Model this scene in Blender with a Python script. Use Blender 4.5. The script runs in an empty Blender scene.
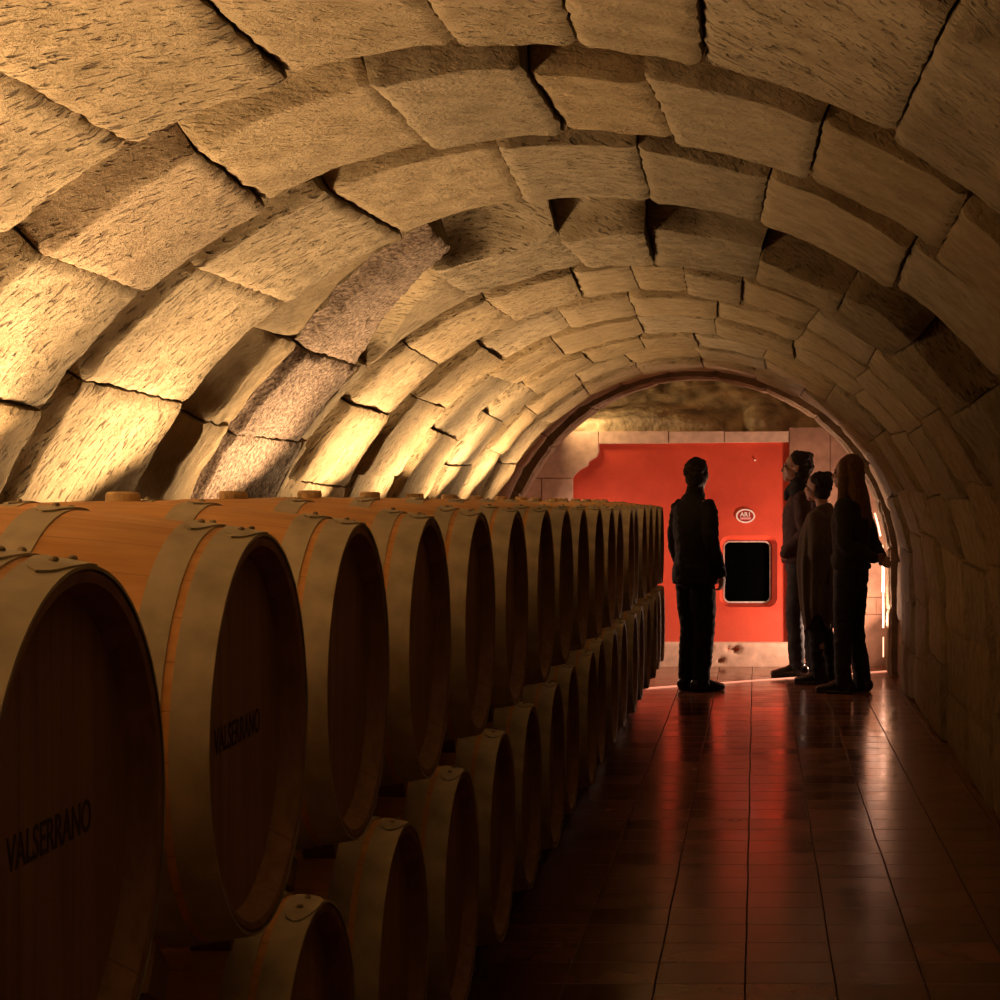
import bpy, bmesh, math, random
from math import sin, cos, pi, radians, sqrt
from mathutils import Vector, Matrix, noise

S = bpy.context.scene
COL = S.collection
random.seed(7)

# ---------------------------------------------------------------- camera
FLOOR = -1.55          # the eye is the origin, 1.55 m above the tiles
cd = bpy.data.cameras.new('camera'); cam = bpy.data.objects.new('camera', cd); COL.objects.link(cam)
cam.location = (0, 0, 0); cam.rotation_euler = (pi/2, 0, 0)
cd.sensor_width = 36; cd.lens = 72; cd.shift_x = -0.256; cd.shift_y = -0.013
cd.clip_start = 0.05; cd.clip_end = 100
S.camera = cam

# ---------------------------------------------------------------- world, exposure
w = bpy.data.worlds.new('world'); S.world = w; w.use_nodes = True
w.node_tree.nodes['Background'].inputs[0].default_value = (0.9, 0.6, 0.35, 1)
w.node_tree.nodes['Background'].inputs[1].default_value = 0.002
S.view_settings.view_transform = 'Standard'; S.view_settings.look = 'None'
S.view_settings.exposure = 0.0; S.view_settings.gamma = 1; S.view_settings.use_curve_mapping = False

# ---------------------------------------------------------------- lights
def area(name, loc, direction, sx, sy, power, color, spread=pi):
    l = bpy.data.lights.new(name, 'AREA'); l.shape = 'RECTANGLE'; l.size = sx; l.size_y = sy
    l.energy = power; l.color = color; l.spread = spread
    o = bpy.data.objects.new(name, l); COL.objects.link(o); o.location = loc
    o.rotation_euler = Vector(direction).to_track_quat('-Z', 'Y').to_euler()
    return o
WARM = (1.0, 0.64, 0.30)
# warm lamps lying behind the barrel row, by the left wall, aimed up the vault
AIM = Vector((0.24, -0.42, 1))
for y, p in ((1.6, 38), (3.0, 49), (4.4, 32), (5.8, 23), (7.4, 25), (9.0, 29), (10.6, 30), (12.2, 29), (13.8, 27), (15.2, 13)):
    o = area('warm_uplight', (-1.75, y, -0.19), AIM, 0.10, 0.8, p, WARM, radians(132))
    zx = -AIM.normalized(); yx = (Vector((0, 1, 0))-zx*zx.y).normalized(); xx = yx.cross(zx)
    o.rotation_euler = Matrix((xx, yx, zx)).transposed().to_euler()
# low lamps beyond the last arch: one on the floor at the right, one behind the barrels' end; plus two added fills
PINK = (1.0, 0.60, 0.43)
area('niche_lamp_right', (0.84, 16.74, -1.36), (-0.62, 0.50, 0.42), 0.14, 0.10, 7.5, PINK)
area('arch_fill_right', (0.98, 16.70, -1.25), (-1, -0.04, 1.3), 0.14, 0.10, 46, PINK)  # added fill without a fixture, brightens the soffit of the last arch
area('niche_lamp_left', (-1.75, 16.50, -0.55), (1, 0.40, -0.62), 0.7, 0.06, 17, PINK)
area('rock_fill_top', (-1.62, 17.05, 0.66), (1, 0.25, -0.05), 0.2, 0.08, 6, WARM)  # added fill hidden behind the arch, brightens the rock above the wall

# ---------------------------------------------------------------- node helpers
def mat(name):
    m = bpy.data.materials.new(name); m.use_nodes = True
    nt = m.node_tree; return m, nt, nt.nodes['Principled BSDF']
def N(nt, typ, **kw):
    n = nt.nodes.new(typ)
    for k, v in kw.items():
        if k in n.inputs: n.inputs[k].default_value = v
        else: setattr(n, k, v)
    return n
def L(nt, a, b): nt.links.new(a, b)
def ramp(nt, src, stops):
    r = nt.nodes.new('ShaderNodeValToRGB'); L(nt, src, r.inputs[0])
    e = r.color_ramp.elements
    while len(e) < len(stops): e.new(0.5)
    for i, (p, c) in enumerate(stops):
        e[i].position = p; e[i].color = (*c, 1) if len(c) == 3 else c
    return r.outputs[0]
def math_(nt, op, a, b=None, clamp=False):
    n = nt.nodes.new('ShaderNodeMath'); n.operation = op; n.use_clamp = clamp
    for i, v in enumerate((a, b)):
        if v is None: continue
        if isinstance(v, (int, float)): n.inputs[i].default_value = v
        else: L(nt, v, n.inputs[i])
    return n.outputs[0]
def mixc(nt, fac, a, b, mode='MIX'):
    n = nt.nodes.new('ShaderNodeMix'); n.data_type = 'RGBA'; n.blend_type = mode
    for sock, v in ((n.inputs[0], fac), (n.inputs[6], a), (n.inputs[7], b)):
        if isinstance(v, (int, float)): sock.default_value = v
        elif isinstance(v, tuple): sock.default_value = (*v, 1)
        else: L(nt, v, sock)
    return n.outputs[2]
def mapping(nt, src, scale=(1, 1, 1), rot=(0, 0, 0)):
    m = nt.nodes.new('ShaderNodeMapping'); L(nt, src, m.inputs[0])
    m.inputs['Scale'].default_value = scale; m.inputs['Rotation'].default_value = rot
    return m.outputs[0]
def simple(name, color, rough=0.7, metal=0.0, nscale=30, var=0.25, bump=0.0, spec=0.5):
    m, nt, b = mat(name)
    tc = N(nt, 'ShaderNodeTexCoord')
    nz = N(nt, 'ShaderNodeTexNoise', Scale=nscale, Detail=4.0); L(nt, tc.outputs['Object'], nz.inputs[0])
    c0 = tuple(c*(1-var) for c in color); c1 = tuple(min(1, c*(1+var)) for c in color)
    L(nt, ramp(nt, nz.outputs[0], [(0.3, c0), (0.7, c1)]), b.inputs['Base Color'])
    b.inputs['Roughness'].default_value = rough; b.inputs['Metallic'].default_value = metal
    b.inputs['Specular IOR Level'].default_value = spec
    if bump:
        bp = N(nt, 'ShaderNodeBump', Strength=0.6, Distance=bump); L(nt, nz.outputs[0], bp.inputs['Height'])
        L(nt, bp.outputs[0], b.inputs['Normal'])
    return m

# stone of the vault: per-block attribute 'stone' = (pitting, tint, hue)
def stone_mat(name, light, dark, bump=1.0):
    m, nt, b = mat(name)
    uv = N(nt, 'ShaderNodeUVMap', uv_map='stone_uv').outputs[0]
    at = N(nt, 'ShaderNodeAttribute', attribute_name='stone')
    sp = N(nt, 'ShaderNodeSeparateColor'); L(nt, at.outputs['Color'], sp.inputs[0])
    pit, tint, hue = sp.outputs[0], sp.outputs[1], sp.outputs[2]
    n1 = N(nt, 'ShaderNodeTexNoise', Scale=9.0, Detail=8.0, Roughness=0.65); L(nt, uv, n1.inputs[0])
    st = N(nt, 'ShaderNodeTexNoise', Scale=1.0, Detail=5.0, Roughness=0.7, Distortion=0.3)
    L(nt, mapping(nt, uv, (30, 70, 1)), st.inputs[0])
    gr = N(nt, 'ShaderNodeTexNoise', Scale=85.0, Detail=4.0, Roughness=0.7); L(nt, uv, gr.inputs[0])
    vo = N(nt, 'ShaderNodeTexNoise', Scale=1.0, Detail=3.0, Roughness=0.55, Distortion=0.2)
    L(nt, mapping(nt, uv, (24, 52, 1)), vo.inputs[0])
    mask = N(nt, 'ShaderNodeTexNoise', Scale=5.0, Detail=2.0); L(nt, uv, mask.inputs[0])
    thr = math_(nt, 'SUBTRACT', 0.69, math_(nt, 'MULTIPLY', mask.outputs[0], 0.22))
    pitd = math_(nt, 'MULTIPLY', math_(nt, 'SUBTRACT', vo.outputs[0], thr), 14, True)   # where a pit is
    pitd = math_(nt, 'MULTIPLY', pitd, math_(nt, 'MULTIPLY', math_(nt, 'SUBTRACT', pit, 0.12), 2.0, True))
    # heavy picked texture on the rough blocks
    rg = N(nt, 'ShaderNodeTexNoise', Scale=52.0, Detail=5.0, Roughness=0.75); L(nt, uv, rg.inputs[0])
    rgm = math_(nt, 'MULTIPLY', math_(nt, 'SUBTRACT', pit, 0.6), 2.5, True)
    h = math_(nt, 'ADD', math_(nt, 'ADD', math_(nt, 'MULTIPLY', st.outputs[0], 0.26), math_(nt, 'MULTIPLY', gr.outputs[0], 0.20)), math_(nt, 'MULTIPLY', n1.outputs[0], 0.7))
    h = math_(nt, 'SUBTRACT', h, math_(nt, 'MULTIPLY', pitd, 2.0))
    h = math_(nt, 'ADD', h, math_(nt, 'MULTIPLY', math_(nt, 'MULTIPLY', rg.outputs[0], rgm), 2.2))
    bp = N(nt, 'ShaderNodeBump', Strength=bump, Distance=0.04); L(nt, h, bp.inputs['Height'])
    L(nt, bp.outputs[0], b.inputs['Normal'])
    col = ramp(nt, n1.outputs[0], [(0.32, dark), (0.62, light)])
    col = mixc(nt, math_(nt, 'MULTIPLY', pitd, 0.8), col, (0.07, 0.04, 0.022))  # shade inside the pits, put into the stone colour
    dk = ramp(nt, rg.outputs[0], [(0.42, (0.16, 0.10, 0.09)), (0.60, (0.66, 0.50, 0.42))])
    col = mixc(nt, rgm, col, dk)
    col = mixc(nt, 1.0, col, mixc(nt, hue, (1.0, 0.93, 0.80), (1.0, 1.0, 1.0)), 'MULTIPLY')
    tn = N(nt, 'ShaderNodeCombineColor')
    for i in range(3): L(nt, tint, tn.inputs[i])
    col = mixc(nt, 1.0, col, tn.outputs[0], 'MULTIPLY')
    L(nt, col, b.inputs['Base Color'])
    b.inputs['Roughness'].default_value = 0.92; b.inputs['Specular IOR Level'].default_value = 0.15
    return m
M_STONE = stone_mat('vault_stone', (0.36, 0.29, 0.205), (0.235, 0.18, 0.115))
M_MORTAR = simple('dark_mortar', (0.07, 0.05, 0.035), 1, bump=0.02)
M_PALE = simple('dressed_limestone', (0.62, 0.44, 0.33), 0.85, nscale=14, var=0.16, bump=0.006)
M_ROCK = simple('cave_rock', (0.42, 0.33, 0.20), 0.75, nscale=5, var=0.6, bump=0.10)

def red_mat():
    m, nt, b = mat('red_plaster')
    tc = N(nt, 'ShaderNodeTexCoord')
    n = N(nt, 'ShaderNodeTexNoise', Scale=2.2, Detail=6.0, Roughness=0.6); L(nt, tc.outputs['Object'], n.inputs[0])
    n2 = N(nt, 'ShaderNodeTexNoise', Scale=60.0, Detail=3.0); L(nt, tc.outputs['Object'], n2.inputs[0])
    c = ramp(nt, n.outputs[0], [(0.3, (0.44, 0.040, 0.016)), (0.7, (0.66, 0.075, 0.030))])
    # pale bloom rising from the damp foot of the plaster
    sx = N(nt, 'ShaderNodeSeparateXYZ'); L(nt, tc.outputs['Object'], sx.inputs[0])
    dz = math_(nt, 'SUBTRACT', math_(nt, 'MULTIPLY', n.outputs[0], 1.2), math_(nt, 'MULTIPLY', math_(nt, 'ADD', sx.outputs[2], 1.25), 2.2))
    c = mixc(nt, math_(nt, 'MULTIPLY', dz, 0.55, True), c, (0.62, 0.12, 0.07))
    L(nt, c, b.inputs['Base Color'])
    bp = N(nt, 'ShaderNodeBump', Strength=0.4, Distance=0.004); L(nt, n2.outputs[0], bp.inputs['Height'])
    L(nt, bp.outputs[0], b.inputs['Normal'])
    b.inputs['Roughness'].default_value = 0.62
    return m
M_RED = red_mat()

def tile_mat():
    m, nt, b = mat('terracotta_tiles')
    tc = N(nt, 'ShaderNodeTexCoord'); P = 0.281
    sx = N(nt, 'ShaderNodeSeparateXYZ'); L(nt, tc.outputs['Object'], sx.inputs[0])
    wv = N(nt, 'ShaderNodeTexNoise', Scale=1.6, Detail=2.0); L(nt, tc.outputs['Object'], wv.inputs[0])
    wob = math_(nt, 'MULTIPLY', math_(nt, 'SUBTRACT', wv.outputs[0], 0.5), 0.012)
    u = math_(nt, 'DIVIDE', math_(nt, 'ADD', math_(nt, 'ADD', sx.outputs[0], 0.033+8*P), wob), P)
    v = math_(nt, 'DIVIDE', math_(nt, 'ADD', math_(nt, 'ADD', sx.outputs[1], 8*P-0.06), wob), P)
    def groove(c, half):
        d = math_(nt, 'ABSOLUTE', math_(nt, 'SUBTRACT', math_(nt, 'FRACT', c), 0.5))
        return math_(nt, 'MULTIPLY', math_(nt, 'SUBTRACT', d, 0.5-half*2), 1/half, True)
    g = math_(nt, 'MAXIMUM', groove(u, 0.0065), math_(nt, 'MULTIPLY', groove(v, 0.007), 0.6))
    cell = N(nt, 'ShaderNodeCombineXYZ'); L(nt, math_(nt, 'FLOOR', u), cell.inputs[0]); L(nt, math_(nt, 'FLOOR', v), cell.inputs[1])
    wn = N(nt, 'ShaderNodeTexWhiteNoise'); L(nt, cell.outputs[0], wn.inputs[0])
    n = N(nt, 'ShaderNodeTexNoise', Scale=5.0, Detail=6.0); L(nt, tc.outputs['Object'], n.inputs[0])
    c = ramp(nt, wn.outputs[0], [(0.0, (0.17, 0.065, 0.03)), (1.0, (0.32, 0.13, 0.06))])
    c = mixc(nt, 0.6, c, ramp(nt, n.outputs[0], [(0.3, (0.4, 0.4, 0.4)), (0.7, (1, 1, 1))]), 'MULTIPLY')
    c = mixc(nt, g, c, (0.045, 0.025, 0.015))
    L(nt, c, b.inputs['Base Color'])
    r = math_(nt, 'ADD', math_(nt, 'MULTIPLY', n.outputs[0], 0.22), math_(nt, 'ADD', math_(nt, 'MULTIPLY', wn.outputs[0], 0.07), 0.05))
    L(nt, math_(nt, 'ADD', r, math_(nt, 'MULTIPLY', g, 0.6), True), b.inputs['Roughness'])
    fine = N(nt, 'ShaderNodeTexNoise', Scale=26.0, Detail=2.0); L(nt, tc.outputs['Object'], fine.inputs[0])
    h = math_(nt, 'SUBTRACT', math_(nt, 'ADD', math_(nt, 'MULTIPLY', fine.outputs[0], 0.07), math_(nt, 'MULTIPLY', wv.outputs[0], 1.2)), g)
    bp = N(nt, 'ShaderNodeBump', Strength=0.4, Distance=0.003); L(nt, h, bp.inputs['Height'])
    L(nt, bp.outputs[0], b.inputs['Normal'])
    L(nt, math_(nt, 'SUBTRACT', 0.65, math_(nt, 'MULTIPLY', g, 0.6)), b.inputs['Specular IOR Level'])
    return m
M_TILE = tile_mat()

def wood_mat(name, c0, c1, axis='X', scale=1.0, rough=0.6, planks=None):
    m, nt, b = mat(name)
    tc = N(nt, 'ShaderNodeTexCoord'); src = tc.outputs['Object']
    sc = {'X': (2, 38, 38), 'Z': (38, 38, 2), 'Y': (38, 2, 38)}[axis]
    n = N(nt, 'ShaderNodeTexNoise', Scale=scale, Detail=5.0, Roughness=0.6, Distortion=0.4)
    L(nt, mapping(nt, src, sc), n.inputs[0])
    c = ramp(nt, n.outputs[0], [(0.3, c0), (0.7, c1)])
    big = N(nt, 'ShaderNodeTexNoise', Scale=4.0, Detail=3.0); L(nt, src, big.inputs[0])
    c = mixc(nt, 0.5, c, ramp(nt, big.outputs[0], [(0.35, (0.55, 0.55, 0.55)), (0.65, (1, 1, 1))]), 'MULTIPLY')
    h = n.outputs[0]
    if planks == 'staves':      # 28 staves around the x axis
        s = N(nt, 'ShaderNodeSeparateXYZ'); L(nt, src, s.inputs[0])
        a = math_(nt, 'MULTIPLY', math_(nt, 'ARCTAN2', s.outputs[1], s.outputs[2]), 28/(2*pi))
        f = math_(nt, 'FRACT', a)
        d = math_(nt, 'ABSOLUTE', math_(nt, 'SUBTRACT', f, 0.5))
        line = math_(nt, 'MULTIPLY', math_(nt, 'SUBTRACT', d, 0.475), 40, True)
    if planks == 'head':        # upright head boards
        s = N(nt, 'ShaderNodeSeparateXYZ'); L(nt, src, s.inputs[0])
        f = math_(nt, 'FRACT', math_(nt, 'MULTIPLY', math_(nt, 'ADD', s.outputs[1], 5.0), 11.0))
        d = math_(nt, 'ABSOLUTE', math_(nt, 'SUBTRACT', f, 0.5))
        line = math_(nt, 'MULTIPLY', math_(nt, 'SUBTRACT', d, 0.48), 50, True)
    if planks:
        c = mixc(nt, math_(nt, 'MULTIPLY', line, 0.5), c, tuple(x*0.35 for x in c0))
        h = math_(nt, 'SUBTRACT', math_(nt, 'MULTIPLY', h, 0.3), line)
    L(nt, c, b.inputs['Base Color'])
    bp = N(nt, 'ShaderNodeBump', Strength=0.35, Distance=0.002); L(nt, h, bp.inputs['Height'])
    L(nt, bp.outputs[0], b.inputs['Normal'])
    b.inputs['Roughness'].default_value = rough; b.inputs['Specular IOR Level'].default_value = 0.3
    return m
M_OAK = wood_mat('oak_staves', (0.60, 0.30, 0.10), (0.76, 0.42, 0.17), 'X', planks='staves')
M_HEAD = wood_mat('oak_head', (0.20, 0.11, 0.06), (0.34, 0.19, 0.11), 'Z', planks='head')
M_BEAM = wood_mat('old_timber', (0.16, 0.09, 0.04), (0.26, 0.15, 0.08), 'Y')
M_HOOP = simple('galvanised_hoop', (0.42, 0.37, 0.28), 0.6, 0.15, 18, 0.2, 0.0004)
M_RIVET = simple('rivet_steel', (0.32, 0.25, 0.18), 0.55, 0.3)
M_BUNG = simple('bung_wood', (0.50, 0.36, 0.20), 0.7)
M_INK = simple('branded_ink', (0.035, 0.022, 0.018), 0.8)
M_BLOCKST = simple('concrete_block', (0.22, 0.18, 0.15), 0.9, bump=0.004)

# ---------------------------------------------------------------- object helpers
def link(name, me, material=None, parent=None, smooth=False):
    o = bpy.data.objects.new(name, me); COL.objects.link(o)
    if material is not None and not me.materials: me.materials.append(material)
    if parent: o.parent = parent
    if smooth:
        for p in me.polygons: p.use_smooth = True
    return o
def from_bm(name, bm, material=None, parent=None, smooth=False):
    bmesh.ops.recalc_face_normals(bm, faces=bm.faces[:])
    me = bpy.data.meshes.new(name); bm.to_mesh(me); bm.free()
    return link(name, me, material, parent, smooth)
def struct(o): o['kind'] = 'structure'; return o
def tag(o, label, cat, group=None, kind=None):
    o['label'] = label; o['category'] = cat
    if group: o['group'] = group
    if kind: o['kind'] = kind
    return o
def empty(name, loc, rz=0):
    o = bpy.data.objects.new(name, None); COL.objects.link(o); o.location = loc; o.rotation_euler = (0, 0, rz)
    o.empty_display_size = 0.1; return o
def box(bm, lo, hi, bevel=0):
    vs = [bm.verts.new((x, y, z)) for x in (lo[0], hi[0]) for y in (lo[1], hi[1]) for z in (lo[2], hi[2])]
    f = [(0, 1, 3, 2), (4, 6, 7, 5), (0, 4, 5, 1), (2, 3, 7, 6), (0, 2, 6, 4), (1, 5, 7, 3)]
    fs = [bm.faces.new([vs[i] for i in q]) for q in f]
    if bevel:
        bmesh.ops.bevel(bm, geom=list({e for q in fs for e in q.edges}), offset=bevel, segments=2, affect='EDGES')

# ================================================================ THE VAULT
CX, CZ, R = -0.48, -0.69, 1.60
TB = (FLOOR-CZ)/R            # profile parameter at the floor, right side
TT = pi - TB                 # and at the floor, left side
def prof(t, r):
    if t < 0: return (CX+r, CZ+R*t)
    if t > pi: return (CX-r, CZ-R*(t-pi))
    return (CX+r*cos(t), CZ+r*sin(t))
def fbm(v, o=4):
    s = 0; a = 1; f = 1
    for _ in range(o): s += a*noise.noise(v*f); a *= 0.5; f *= 2.1
    return s

class Vault:
    def __init__(s): s.v = []; s.f = []; s.uv = []; s.col = []; s.sm = []
    def block(s, t0, t1, y0, y1, dr=0, dch=0.1, lch=0.2, pit=0.3, tint=1.0, hue=0.5, res=0.03, skew=(0.0, 0.0), relief=0.006, step=0.004, far=0.0, yb=None, ex=2.3):
        seed = random.random()*100; ang = random.uniform(-0.35, 0.35)+0.5
        rt = R+dr; nt_ = max(4, int((t1-t0)*R/res)); ny = max(5, int((y1-y0)/res))
        # extra rows in the near-edge chamfer
        us = [i/nt_ for i in range(nt_+1)]; NC = max(5, int(lch/res))+1; ny += NC; vs = [j/ny for j in range(ny+1)]
        g = 0.0035; H = (y1-y0)
        base = len(s.v); ca, sa = cos(ang), sin(ang)
        grid = {}
        for j, v in enumerate(vs):
            for i, u in enumerate(us):
                t = t0+(t1-t0)*u
                ya, ye = (y0, y1) if yb is None else (y0+(yb[0]-y0)*u, y1+(yb[1]-y1)*u)
                H = ye-ya
                lc = min(H*0.9, max(0.03, lch*(1+0.35*noise.noise(Vector((t*R*2.2, seed, 1))))))
                if j <= NC: yy = lc*j/NC
                else: yy = lc+(H-lc)*(j-NC)/(ny-NC)
                v = yy/H; y = ya+yy
                t += (skew[0]+(skew[1]-skew[0])*u)*(v-0.5)
                q = Vector((t*R, y, seed))
                eu = (1-abs(2*u-1)); ev = (1-abs(2*v-1))
                # ragged joints
                wu = max(0, 1-min(u, 1-u)*(t1-t0)*R/0.06)
                wv = max(0, 1-min(v, 1-v)*H/0.06)
                t += wu*(0.0060*fbm(Vector((y*15, round((t0 if u < .5 else t1)*57.3)*3.1, 2)), 4)+0.0015*fbm(Vector((y*30, seed, u)), 2))/R
                y += wv*(0.0045*fbm(Vector((t*R*8, seed+3, (0 if v < .5 else 9))), 3))
                du = min(u, 1-u)*(t1-t0)*R; dv = min(v, 1-v)*H
                if u < .5: t += g/R*max(0, 1-du/0.05)
                else: t -= g/R*max(0, 1-du/0.05)
                r = rt
                # eroded near edge, facing the viewer
                dc = dch*(1+0.35*noise.noise(Vector((t*R*2.7, seed, 5))))
                d = v*H/max(lc, 0.01)
                if d < 1: r += dc*(1-d**ex)*(1+0.25*noise.noise(Vector((t*R*5, y*6, seed+8))))
                r += far*v
                # worn arrises
                k = 0.010
                r += k*max(0, 1-du/0.018)**2 + k*0.6*max(0, 1-(1-v)*H/0.018)**2
                r += relief*fbm(q*2.3, 3) + step*fbm(Vector((q.x*14, q.y*14, seed)), 3)
                x, z = prof(t, r)
                grid[i, j] = len(s.v)
                s.v.append((x, y, z))
                a, b_ = t*R+seed*3, y+seed-(r-rt)*1.1
                s.uv.append((a*ca-b_*sa, a*sa+b_*ca)); s.col.append((pit, tint, hue, 1))
        for j in range(ny):
            for i in range(nt_):
                s.f.append((grid[i, j], grid[i+1, j], grid[i+1, j+1], grid[i, j+1])); s.sm.append(True)
        # sides, out to the shell
        loop = [(i, 0) for i in range(nt_)] + [(nt_, j) for j in range(ny)] + [(i, ny) for i in range(nt_, 0, -1)] + [(0, j) for j in range(ny, 0, -1)]
        a0 = len(s.v); n = len(loop)
        for (i, j) in loop:
            x, y, z = s.v[grid[i, j]]
            s.v.append((x, y, z)); s.uv.append(s.uv[grid[i, j]]); s.col.append((pit*0.3, tint*0.9, hue, 1))
        for (i, j) in loop:
            t = t0+(t1-t0)*us[i]; x, z = prof(t, R+0.43)
            s.v.append((x, s.v[grid[i, j]][1], z)); s.uv.append((s.uv[grid[i, j]][0]+0.23, s.uv[grid[i, j]][1]+.1)); s.col.append((pit*0.3, tint*0.9, hue, 1))
        for k_ in range(n):
            k2 = (k_+1) % n
            s.f.append((a0+k_, a0+k2, a0+n+k2, a0+n+k_)); s.sm.append(False)
    def build(s, name, material):
        me = bpy.data.meshes.new(name); me.from_pydata(s.v, [], s.f)
        me.materials.append(material)
        uvl = me.uv_layers.new(name='stone_uv')
        li = [0]*len(me.loops); me.loops.foreach_get('vertex_index', li)
        flat = []
        for vi in li: flat.extend(s.uv[vi])
        uvl.data.foreach_set('uv', flat)
        ca = me.color_attributes.new('stone', 'FLOAT_COLOR', 'POINT')
        flat = []
        for c in s.col: flat.extend(c)
        ca.data.foreach_set('color', flat)
        me.polygons.foreach_set('use_smooth', s.sm)
        me.update()
        return link(name, me)

D = pi/180
# ring: (near y, far y, joints in degrees, dr, chamfer depth, chamfer length, resolution)
def auto_joints(w0, w1, lo=TB/D, hi=TT/D):
    js = [lo]; 
    while js[-1] < hi-w0*1.3: js.append(js[-1]+random.uniform(w0, w1))
    js[-1] = hi; return js
LO, HI = TB/D, TT/D
rings = [
 (-1.5, 0.2, auto_joints(20, 26), 0.00, 0.06, 0.2, 0.08),
 (0.2, 1.6, auto_joints(18, 24), 0.00, 0.08, 0.2, 0.07),
 (1.6, 2.75, auto_joints(14, 20), -0.01, 0.10, 0.2, 0.04),
 (2.75, 4.0, [LO, -14, 4, 20, 34, 48, 61.3, 76, 85.2, 94.6, 106.7, 119.3, 131, 144, 158, 174, 192, HI], -0.025, 0.10, 0.2, 0.020),
 (4.0, 5.02, [LO, -16, 0, 16, 29, 42, 54.2, 67.1, 80.8, 90.3, 102.3, 117.4, 131.6, 145.4, 160, 176, 194, HI], -0.025, 0.16, 0.25, 0.019),
 (5.02, 6.2, [LO, -14, 2, 14, 27, 40, 55.9, 71.5, 84.1, 97.7, 113.5, 127.9, 143.2, 158, 174, 192, HI], -0.01, 0.14, 0.22, 0.021),
 # the recessed, badly worn ring
 (6.22, 8.2, [LO, -12, 6, 22, 38, 49, 60, 72, 87, 98.3, 115, 131, 145, 158, 173, 190, HI], 0.0, 0.20, 0.9, 0.030),
 (8.2, 9.4, [LO, -14, 0, 12, 26, 39, 52, 63, 75, 84, 92, 101, 114, 128, 140, 154, 170, 188, HI], 0.0, 0.09, 0.22, 0.034),
 (9.4, 10.6, auto_joints(11, 17), 0.0, 0.07, 0.22, 0.04),
 (10.6, 11.9, auto_joints(11, 18), 0.01, 0.08, 0.25, 0.045),
 (11.9, 13.1, auto_joints(10, 17), 0.0, 0.09, 0.25, 0.05),
 (13.1, 14.3, auto_joints(11, 18), 0.01, 0.07, 0.25, 0.05),
 (14.3, 15.45, auto_joints(11, 17), 0.0, 0.07, 0.25, 0.05),
 (15.45, 16.4, auto_joints(12, 18), 0.04, 0.06, 0.25, 0.05),
 (16.4, 16.8, auto_joints(14, 20), -0.03, 0.02, 0.05, 0.04),
]
va = Vault()
for ri, (y0, y1, js, dr, dc, lc, res) in enumerate(rings):
    sks = [random.uniform(-0.03, 0.03) for _ in js]
    for bi in range(len(js)-1):
        t0, t1 = js[bi]*D, js[bi+1]*D
        mid = (js[bi]+js[bi+1])/2
        pit = random.uniform(0.15, 0.6); tint = random.uniform(0.84, 1.08); hue = random.random()
        d_, l_ = dc*random.uniform(0.75, 1.3), lc*random.uniform(0.8, 1.2)
        ddr = dr+random.uniform(-0.012, 0.014); sk = (sks[bi], sks[bi+1])
        rel, stp, ex_ = 0.008, 0.004, 2.3
        if mid < 106: pit = random.uniform(0.12, 0.34)
        if mid > 112: pit = random.uniform(0.48, 0.62)
        if ri == 3 and mid > 106: pit = 0.60
        if ri == 4:
            if 117 < mid < 131: pit = 0.68; tint = 0.98
            if mid < 118: pit = 0.15
        if 3 < ri < 6 and mid < 100: d_ *= 1.7; ex_ = 4.0
        if ri == 6:
            rel, stp, ex_ = 0.02, 0.009, 4.5
            if 60 < mid < 115: d_, l_ = 0.34, 1.0; tint *= 0.9
            elif mid <= 60: d_, l_ = 0.34, 1.15; tint *= 0.8
            elif 115 < mid < 160: continue
        va.block(t0, t1, y0+(0.0 if ri else 0), y1, ddr, d_, l_, pit, tint, hue, res, sk, rel, stp, ex=ex_)
# left flank of the worn ring: a smooth worn band, then two courses of rough dark blocks
va.block(110*D, 133*D, 6.22, 6.30, 0.03, 0.12, 0.05, 0.05, 0.9, 0.2, 0.022, (0, 0), 0.01, 0.004, yb=(6.22, 6.90))
for a, b_ in ((133, 146), (146, 160)):
    va.block(a*D, b_*D, 6.22, 6.93, 0.01, 0.10, 0.40, 0.05, 0.95, 0.2, 0.022, (0, 0), 0.025, 0.006)
va.block(110*D, 133*D, 6.31, 6.75, -0.01, 0.04, 0.06, 0.97, 0.95, 0.9, 0.020, (0, 0), 0.008, 0.012, yb=(6.91, 7.82))
va.block(133.2*D, 147*D, 6.94, 7.95, -0.01, 0.04, 0.06, 1.0, 0.80, 0.9, 0.020, (0, 0), 0.008, 0.012)
va.block(147*D, 160*D, 6.94, 8.05, -0.01, 0.04, 0.06, 0.97, 0.95, 0.9, 0.020, (0, 0), 0.008, 0.012)
va.block(115*D, 133*D, 6.92, 8.2, 0.02, 0.16, 0.5, 0.3, 0.95, 0.6, 0.03, yb=(7.84, 8.2))
for a, b_ in ((133, 147), (147, 160)):
    va.block(a*D, b_*D, 7.97 if a < 140 else 8.07, 8.2, 0.01, 0.04, 0.06, 0.45, 1.0, 0.6, 0.03)
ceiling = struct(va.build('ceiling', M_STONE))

# mortar shell behind the blocks
bm = bmesh.new()
rr = R+0.40; K = 60; ts = [TB+(TT-TB)*k/K for k in range(K+1)]
for side, (ra, rb) in enumerate(((rr, rr+0.08),)):
    rows = []
    for y in (-1.5, 4, 8, 12, 16.79):
        rows.append([[bm.verts.new((*[(p[0], y, p[1]) for p in (prof(t, r_),)][0],)) for t in ts] for r_ in (ra, rb)])
    for a in range(len(rows)-1):
        for q in (0, 1):
            for k in range(K):
                bm.faces.new((rows[a][q][k], rows[a][q][k+1], rows[a+1][q][k+1], rows[a+1][q][k]))
    for a in (0, len(rows)-1):
        for k in range(K):
            bm.faces.new((rows[a][0][k], rows[a][0][k+1], rows[a][1][k+1], rows[a][1][k]))
struct(from_bm('trim_4', bm, M_MORTAR))

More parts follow.
